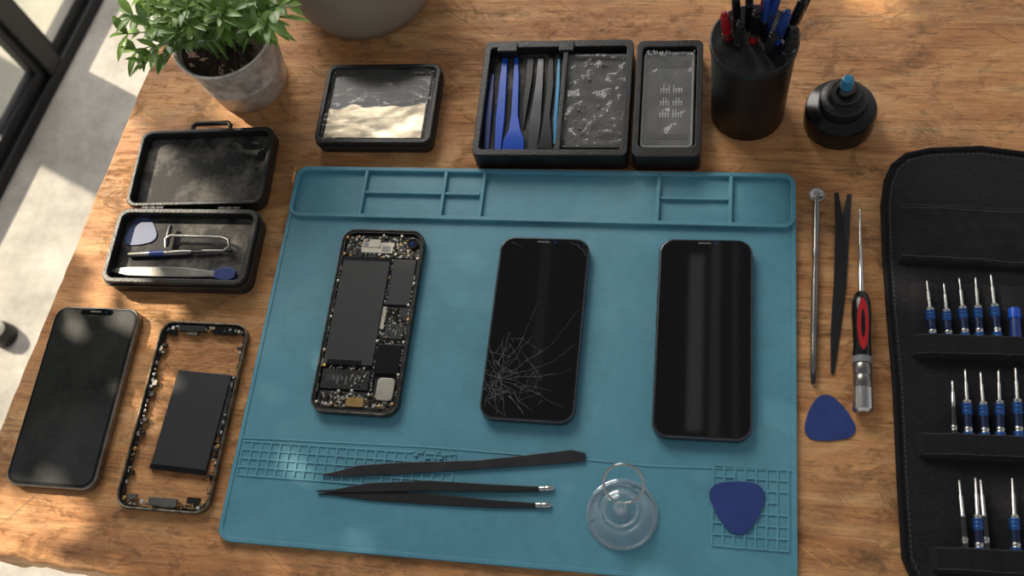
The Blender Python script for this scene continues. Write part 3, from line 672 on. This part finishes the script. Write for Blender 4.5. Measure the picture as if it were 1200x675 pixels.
# ------------------------------------------------------------ ink bottle
c=P(982,143,0); fr=(c.x,c.y,0,0); t=T('flux_bottle','squat black bottle with ribbed collar and blue nozzle','bottle',fr)
b=B(); b.lathe([(0,0),(2.35,0),(2.5,.12),(2.52,.4),(2.52,1.7),(2.42,1.95),(1.9,2.15),(1.55,2.3),(0,2.3)],BLKG,48); t.part(b,'bottle_body')
b=B(); b.lathe([(0,2.3),(1.6,2.3),(1.65,2.4),(1.65,3.1),(1.55,3.2),(1.15,3.25),(1.1,3.35),(1.1,3.8),(1.0,3.9),(0,3.9)],BLKP,48)
for i in range(30):
    a=2*math.pi*i/30; b.box(1.63*math.cos(a)-.05,1.63*math.sin(a)-.05,1.63*math.cos(a)+.05,1.63*math.sin(a)+.05,2.5,3.05,BLKG)
t.part(b,'screw_collar')
b=B(); b.lathe([(0,3.9),(.7,3.9),(.65,4.3),(.5,4.45),(0,4.45)],BLKG,32); t.part(b,'nozzle_base')
b=B(); b.lathe([(0,4.45),(.46,4.45),(.44,5.0),(.38,5.3),(.28,5.35),(0,5.3)],M('teal_blue_cap',(46,116,150),.3),24); t.part(b,'nozzle_tip',label='blue plastic nozzle tip')

# ------------------------------------------------------------ tools right of mat
q=pl([(957,232),(953,440)],.3); f=(q[0][0],q[0][1],0,0); e=Vector(loc(f,q[1])); e.z=0
t=T('steel_probe','slim polished steel probe with cupped end on wood','probe',f)
z=Vector((0,0,.28))
b=B(); b.rod(z,e+z,[(0,.2),(.06,.2),(.1,.24),(.3,.22),(.32,.27),(.36,.2),(.5,.24),(.75,.24),(.95,.2),(1,.1)],MSTEEL); t.part(b,'shaft')
b=B(); d=e.normalized(); b.lathe([(0,.1),(.35,.1),(.52,.25),(.55,.42),(.45,.42),(.3,.28),(0,.22)],STEEL,28,-d.x*.2,-d.y*.2); t.part(b,'cupped_end')
b=B(); b.ribbon([(e*.92)[:2],(e*1.0)[:2],(e*1.04)[:2]],[.3,.34,.26],.08,.3,DSTEEL); t.part(b,'flat_tip',.04)
f=(*P(987,226,.3)[:2],0,0)
t=T('tweezers','black pointed steel tweezers lying on wood','tweezers',f)
b=B(); b.ribbon([loc(f,p)[:2] for p in pl([(980,226),(984,262),(984,330),(978,390),(975,437)],.3)],[.3,.6,.75,.5,.12],[.25,.2,.12,.08,.05],.12,BLK); t.part(b,'arm',.03)
b=B(); b.ribbon([loc(f,p)[:2] for p in pl([(996,226),(991,262),(986,330),(980,390),(977,437)],.3)],[.3,.6,.75,.55,.12],[.02,.02,.0,.0,.0],.12,DSTEEL); t.part(b,'arm',.03)
A_=P(1007,247,.5);Bq=P(1011,485,.5); f=(A_.x,A_.y,0,0); e=Vector(loc(f,Bq)); e.z=0; z=Vector((0,0,.66))
def seg(t0,t1,stn,m,n=24):
    b=B(); b.rod(e*t0+z,e*t1+z,stn,m,n); return b
t=T('screwdriver','screwdriver with black and red handle and silver cap on wood','screwdriver',f)
t.part(seg(0,.2,[(0,.06),(.05,.09),(1,.09)],STEEL),'blade_tip')
t.part(seg(.19,.44,[(0,.11),(.02,.15),(.3,.15),(.32,.19),(.98,.2),(1,.3)],STEEL),'shaft')
t.part(seg(.43,.77,[(0,.3),(.04,.46),(.14,.6),(.3,.64),(.5,.6),(.75,.57),(.92,.62),(1,.55)],BLKG),'handle')
def oval(c0,la,lw,z0,z1,m,name,lab):
    nr=Vector((-e.y,e.x,0)).normalized(); pts=[]
    for i in range(32):
        a=2*math.pi*i/32; p=e*(c0+la*math.cos(a))+nr*lw*math.sin(a); pts.append((p.x,p.y))
    b=B(); b.prism(pts,z0,z1,m); t.part(b,name,.03,label=lab)
oval(.595,.125,.36,1.0,1.30,RED,'grip_inset','red grip inset')
oval(.595,.07,.13,1.29,1.33,BLKG,'grip_slot','black slot in the red grip')
t.part(seg(.745,.775,[(0,.64),(1,.64)],M('grey_band',(120,120,122),.4)),'handle_band',label='grey band')
t.part(seg(.77,.89,[(0,.5),(.1,.6),(.45,.6),(.5,.54),(.55,.6),(.9,.6),(1,.5)],MSTEEL),'collar')
t.part(seg(.885,1.0,[(0,.5),(.05,.66),(.9,.66),(1,.5)],STEEL),'end_cap',label='polished silver end cap')

# ------------------------------------------------------------ tool roll
out=[(1037,300),(1035,240),(1039,212),(1047,194),(1062,182),(1090,176),(1150,174),(1210,182),(1330,200),(1372,420),(1400,800),(1110,790),(1076,690),(1060,655),(1054,560),(1049,450),(1042,370)]
q=pl(out,.4); f=(q[0][0],q[0][1],0,0); lo=[loc(f,p)[:2] for p in q]
roll=T('tool_roll','unrolled black nylon tool roll with elastic driver loops','tool roll',f)
b=B(); b.prism(lo,0,.4,FAB); roll.part(b,'fabric_panel',.12)
b=B(); b.sweep([(x,y,.4) for x,y in lo],.2,PIPE,8,closed=True); roll.part(b,'edge_binding')
cx_=sum(x for x,y in lo)/len(lo); cy_=sum(y for x,y in lo)/len(lo)
b=B()
for i in range(len(lo)):
    A_=Vector(lo[i]);C_=Vector(lo[(i+1)%len(lo)]); L_=(C_-A_).length; n_=max(1,int(L_/.32)); nr=Vector((-(C_-A_).y,(C_-A_).x)).normalized()
    if nr.dot(Vector((cx_,cy_))-A_)<0: nr=-nr
    for k in range(n_):
        s0=A_.lerp(C_,k/n_)+nr*.42; s1=A_.lerp(C_,(k+.6)/n_)+nr*.42; b.ribbon([s0,s1],.05,.4,.02,THREAD)
roll.part(b,'border_stitching')['kind']='stuff'
rowA=[(1094,404),(1113,404),(1132,404),(1150,404),(1169,404),(1192,404),(1210,404),(1228,404)]
rowB=[(1120,520),(1135,520),(1154,520),(1173,520),(1193,520),(1212,520)]
rowC=[(1131,655),(1149,655),(1157,655),(1191,655),(1210,655)]
def band(c4,name,base,hi,row,nz,m,label=None,nx=130,ny=14,hem=True,fl=7):
    q=[Vector(loc(f,P(u,v,base))) for u,v in c4]
    bx=[loc(f,P(u,v,1.0))[:2] for u,v in row]
    def fn(s_,t_):
        a_=q[0].lerp(q[1],s_); c_=q[3].lerp(q[2],s_); p=a_.lerp(c_,t_)
        e_=min(1,min(t_,1-t_)*fl); e_=math.sqrt(max(0,1-(1-e_)**2)); es=min(1,min(s_,1-s_)*50)
        k=0
        for xx,yy in bx: k=max(k,math.exp(-((p.x-xx)/.6)**2))
        n=noise.noise(Vector((p.x*.55,p.y*.55,base*3)))*nz+(noise.noise(Vector((p.x*1.6,p.y*1.1,7)))+.5*abs(noise.noise(Vector((p.x*2.5,p.y*.8,9)))))*nz*.5
        zz=.39+(base-.39+n+hi*k)*e_*es
        return (p.x,p.y+noise.noise(Vector((p.x*.4,base,2)))*.05,zz)
    b=B(); b.sheet(fn,nx,ny,m); o=roll.part(b,name,0,label)
    if hem:
        b=B()
        for t_ in (.1,.9):
            n=int(90)
            for i in range(2,n-2):
                p0_=Vector(fn(i/n,t_)); p1_=Vector(fn((i+.55)/n,t_)); b.ribbon([p0_[:2],p1_[:2]],.05,[p0_.z,p1_.z],.03,THREAD)
        o2=roll.part(b,'stitching'); o2['kind']='stuff'
band([(1050,236),(1330,247),(1332,322),(1052,306)],'flap_pocket',.85,0,[],.18,FAB2,'raised dark nylon flap',110,40,fl=14)
band([(1066,330),(1345,340),(1350,425),(1070,418)],'pocket_panel',.5,0,[],.07,FAB,None,90,30,False)
band([(1068,389),(1345,398),(1347,424),(1071,416)],'elastic_band',1.0,.26,rowA,.06,FAB2)
band([(1074,504),(1355,517),(1357,546),(1078,534)],'elastic_band',1.0,.26,rowB,.06,FAB2)
band([(1090,638),(1375,652),(1378,688),(1094,669)],'elastic_band',1.0,.26,rowC,.06,FAB2)
M_HB=M('metallic_blue',(34,78,140),.34,.35,.2,80)
M_HD=M('knurled_dark_blue',(20,34,66),.4,.3,.2,80)
random.seed(17)
def driver(u0,v0,u1,v1,blue=True,hfrac=.45,z=.9,lab=None):
    a=P(u0,v0,z); e_=P(u1,v1,z); fr=(a.x,a.y,.5,0); e=Vector(loc(fr,e_)); e.z=0; zz=Vector((0,0,z-.5))
    hf=hfrac
    t=T('precision_screwdriver',lab or 'precision screwdriver with blue handle tucked in the black roll','screwdriver',fr,'drivers in the tool roll')
    b=B(); b.rod(zz,e*hf+zz,[(0,.025),(.06,.07),(.4,.075),(.44,.13),(.95,.14),(1,.22)],STEEL,12); t.part(b,'shaft')
    ms=[(0,.06,STEEL,.3),(.06,.28,M_HB,.33),(.28,.52,M_HD,.29),(.52,.60,STEEL,.3),(.60,1,M_HB,.33)] if blue else [(0,.4,DSTEEL,.2),(.4,.5,STEEL,.22),(.5,1,DSTEEL,.2)]
    b=B()
    for (t0,t1,mm,rr_) in ms:
        k=[(0,rr_*.93)]; nb=max(1,int((t1-t0)*14))
        for i in range(nb): k+=[((i+.25)/nb,rr_),((i+.8)/nb,rr_*.86)]
        k.append((1,rr_*.93)); b.rod(e*(hf+(1-hf)*t0)+zz,e*(hf+(1-hf)*t1)+zz,k,mm,14)
    t.part(b,'handle',label='ribbed banded handle')
for (u,v,du) in ((1086,329,9),(1106,332,7),(1124,326,9),(1143,325,6),(1161,322,10)): driver(u,v,u+du,412,hfrac=.40)
for (u,v,bl,du) in ((1116,446,0,3),(1131,433,1,5),(1149,436,1,7),(1170,434,1,3),(1190,431,1,5)): driver(u,v,u+du,532,bl,.38,lab=None if bl else 'plain steel precision driver tucked in the black roll')
for (u,v,bl) in ((1124,563,0),(1143,560,1),(1149,562,0),(1186,560,1)): driver(u,v,u+6 if bl else u+10,668,bl,.42,lab=None if bl else 'plain steel precision driver tucked in the black roll')
c0=P(1189,361,1.0);c1=P(1192,410,1.0); fr=(c0.x,c0.y,.5,0); e=Vector(loc(fr,c1)); e.z=0; zz=Vector((0,0,.4))
t=T('precision_screwdriver','thick blue capped driver handle tucked in the black roll','screwdriver',fr,'drivers in the tool roll')
b=B(); b.rod(zz,e*.25+zz,[(0,.3),(.1,.38),(1,.38)],BLUE); t.part(b,'cap'); b=B(); b.rod(e*.25+zz,e+zz,[(0,.32),(.5,.36),(1,.32)],BLUED); t.part(b,'handle')

# ------------------------------------------------------------ plant
HP=6.0; c=P(260,42,HP); fr=(c.x,c.y,0,0); pot=T('potted_plant','leafy green plant in a round galvanised metal pot','potted plant',fr)
R=4.0
b=B(); b.lathe([(0,0),(R*.78,0),(R*.8,.12),(R*.86,HP*.38),(R*.885,HP*.4),(R*.87,HP*.43),(R*.9,HP*.6),(R*.97,HP-.3),(R+.05,HP-.15),(R+.12,HP),(R+.02,HP+.12),(R-.15,HP),(R*.86,HP*.6),(R*.74,.3),(0,.3)],ZINC,56)
pot.part(b,'pot',label='weathered pale grey zinc pot')
b=B(); b.lathe([(0,HP-.7),(R*.9,HP-.8),(R*.9,HP-1.1),(0,HP-1.1)],SOIL,32); pot.part(b,'soil')
bs=B(); bf_=B(); random.seed(21)
def leaf(b,p,d,L,Wd,up_,m=None):
    d=d.normalized(); s_=d.cross(up_); s_=s_.normalized() if s_.length>1e-3 else Vector((1,0,0)); n=s_.cross(d)
    vs=[];fs=[]
    for i,(t,wf_) in enumerate(((0,.12),(.2,.62),(.45,1),(.7,.8),(.88,.4),(1,.02))):
        c=p+d*L*t-Vector((0,0,1))*L*.22*t*t; w_=Wd*wf_/2
        vs+=[c-s_*w_+n*w_*.35,c,c+s_*w_+n*w_*.35]
    for i in range(5):
        o=i*3; fs+=[[o,o+1,o+4,o+3],[o+1,o+2,o+5,o+4]]
    b.add(vs,fs,m or LEAF)
tips=[]
for i in range(36):
    a=random.uniform(0,6.28); r=math.sqrt(random.random())
    u=250+90*r*math.cos(a); v=8+42*r*math.sin(a); z=random.uniform(7.5,13)
    if v>40: z=random.uniform(8,9.5)
    if v>28 and u>205: continue
    tips.append((u,v,z))
tips+=[(160,60,8),(170,74,7.8),(185,56,8.5),(150,40,9),(156,18,10),(326,20,9),(336,4,10),(312,28,8.8),(200,44,9),(230,32,9.2),(290,26,9),(262,28,9)]
for (u,v,z) in tips:
    e=Vector(loc(fr,P(u,v,z))); e.z=z
    a=math.atan2(e.y,e.x); r0=random.uniform(0,R*.55); p=Vector((r0*math.cos(a),r0*math.sin(a),HP-.8))
    mid=(p+e)/2+Vector((0,0,1.4)); path=[]
    for k in range(8):
        t=k/7; path.append(p*(1-t)**2+mid*2*t*(1-t)+e*t*t)
    bs.sweep(path,[.11-.01*k for k in range(8)],STEM,6)
    for k in range(3,8):
        tdir=(path[min(7,k+1)]-path[k-1]).normalized()
        for j in range(2 if k<7 else 5):
            q_=random.uniform(0,6.28); ref=tdir.orthogonal().normalized(); side=Matrix.Rotation(q_,3,tdir)@ref
            d=(tdir*random.uniform(.35,.9)+side*.95+Vector((0,0,.2)))
            leaf(bf_,path[k],d,random.uniform(1.4,2.3),random.uniform(.5,.72),Vector((0,0,1)))
pot.part(bs,'stems'); o=pot.part(bf_,'foliage',label='dense narrow green leaves'); o['kind']='stuff'

# ------------------------------------------------------------ grey ceramic planter behind
c=P(434,-12,0); fr=(c.x,c.y,0,0); t=T('ceramic_planter','smooth round matte grey ceramic planter on the desk','planter',fr)
b=B(); b.lathe([(0,0),(4.9,0),(5.5,.25),(6.2,1.8),(6.5,4),(6.4,6),(6.1,7.5),(5.8,7.6),(5.7,7.4),(6.0,6),(5.9,4),(4.8,1),(0,.8)],CERAM,64); t.part(b,'planter_body')

# ------------------------------------------------------------ light
sd=bpy.data.lights.new('sun','SUN'); so=bpy.data.objects.new('sun',sd); scene.collection.objects.link(so)
sd.energy=7.5; sd.angle=math.radians(.53); sd.color=(1,.87,.68)
dirn=Vector((.85,-.42,-.78)).normalized()
so.rotation_euler=dirn.to_track_quat('-Z','Y').to_euler(); so.location=(-1.5,1.5,2)
# unseen leaves and trunk added to block sun and dapple the desk
random.seed(77)
bt=B(); cnt=0
def smooth(x,a,b):
    t=max(0,min(1,(x-a)/(b-a))); return t*t*(3-2*t)
cen=Vector((20,0,0))-dirn*280
for _ in range(14000):
    x=random.uniform(-75,115); y=random.uniform(-60,75)
    th=.20-1.05*smooth(x-.35*y,0,7)+.66*smooth(x+.1*y,36,44)
    if y>6: th+=.5*smooth(y,6,16)*smooth(x,4,10)*(1-smooth(x,36,44))
    if abs((x-2)+.9*(y+3))<1.6 and y>-9: th=.5
    n=noise.noise(Vector((x*.07,y*.07+3,1.7)))+.4*noise.noise(Vector((x*.2,y*.2,4)))
    if n<th: continue
    p=Vector((x,y,0))-dirn*(max(95,(x+100)/.69)+random.uniform(0,25))
    leaf(bt,p,Vector((random.uniform(-1,1),random.uniform(-1,1),random.uniform(-.8,.3))),random.uniform(4.5,7),random.uniform(2.3,3.6),Vector((0,0,1)))
    cnt+=1
    if cnt>6000: break
tf=(cen.x,cen.y,-75,0)
tree=T('added_shade_tree','leafy tree shape added out of view to cast dappled shade on the desk','tree',tf)
bt.v=[(x-tf[0],y-tf[1],z+75) for x,y,z in bt.v]
tree.part(bt,'crown')['kind']='stuff'
b=B(); b.rod((0,0,0),(0,0,cen.z+75),[(0,9),(.5,6),(1,3)],BARK)
for i in range(14):
    a=i*2.4; e=Vector((70*math.cos(a)*random.uniform(.5,1),50*math.sin(a)*random.uniform(.5,1),random.uniform(-25,25)+cen.z+75)); b.rod((0,0,(cen.z+75)*.75),e,[(0,2.5),(1,.5)],BARK,8)
tree.part(b,'trunk')
ad=bpy.data.lights.new('window_light','AREA'); ao=bpy.data.objects.new('window_light',ad); scene.collection.objects.link(ao)
ad.shape='RECTANGLE'; ad.size=1.3; ad.size_y=1.1; ad.energy=44; ad.color=(1,.95,.88)
ao.location=(-.8,1.5,1.3); ao.rotation_euler=(Vector((.25,-.1,0))-Vector(ao.location)).to_track_quat('-Z','Y').to_euler()
def strip(u,v,wd_,ln,en):  # added unseen lamp, placed to mirror as a bright band in phone glass
    pt=P(u,v,ZM+.8); d=(pt-CAM).normalized(); d.z=-d.z; t=(200-pt.z)/d.z; q=pt+d*t
    l=bpy.data.lights.new('reflection_strip','AREA'); o=bpy.data.objects.new('reflection_strip',l); scene.collection.objects.link(o)
    l.shape='RECTANGLE'; l.size=wd_*K; l.size_y=ln*K; l.energy=en; o.location=q*K; o.rotation_euler=(0,0,math.radians(1)); l.color=(1,.95,.9)
strip(815,398,4,52,.036); strip(838,392,2.5,60,.014); strip(862,400,1.5,60,.006); strip(636,340,3,60,.007)
wd=bpy.data.worlds.new('world'); scene.world=wd; wd.use_nodes=True; nt=wd.node_tree; bg=nt.nodes['Background']
tc=nn(nt,'ShaderNodeTexCoord'); sx=nn(nt,'ShaderNodeSeparateXYZ'); nt.links.new(tc.outputs['Generated'],sx.inputs[0])
cr_=nn(nt,'ShaderNodeValToRGB'); e=cr_.color_ramp.elements; e[0].position=0; e[0].color=(.9,.9,.9,1); e[1].position=.8; e[1].color=(.22,.22,.235,1); nt.links.new(sx.outputs['Z'],cr_.inputs[0]); nt.links.new(cr_.outputs[0],bg.inputs['Color'])
bg.inputs['Strength'].default_value=.85
scene.view_settings.view_transform='Standard'
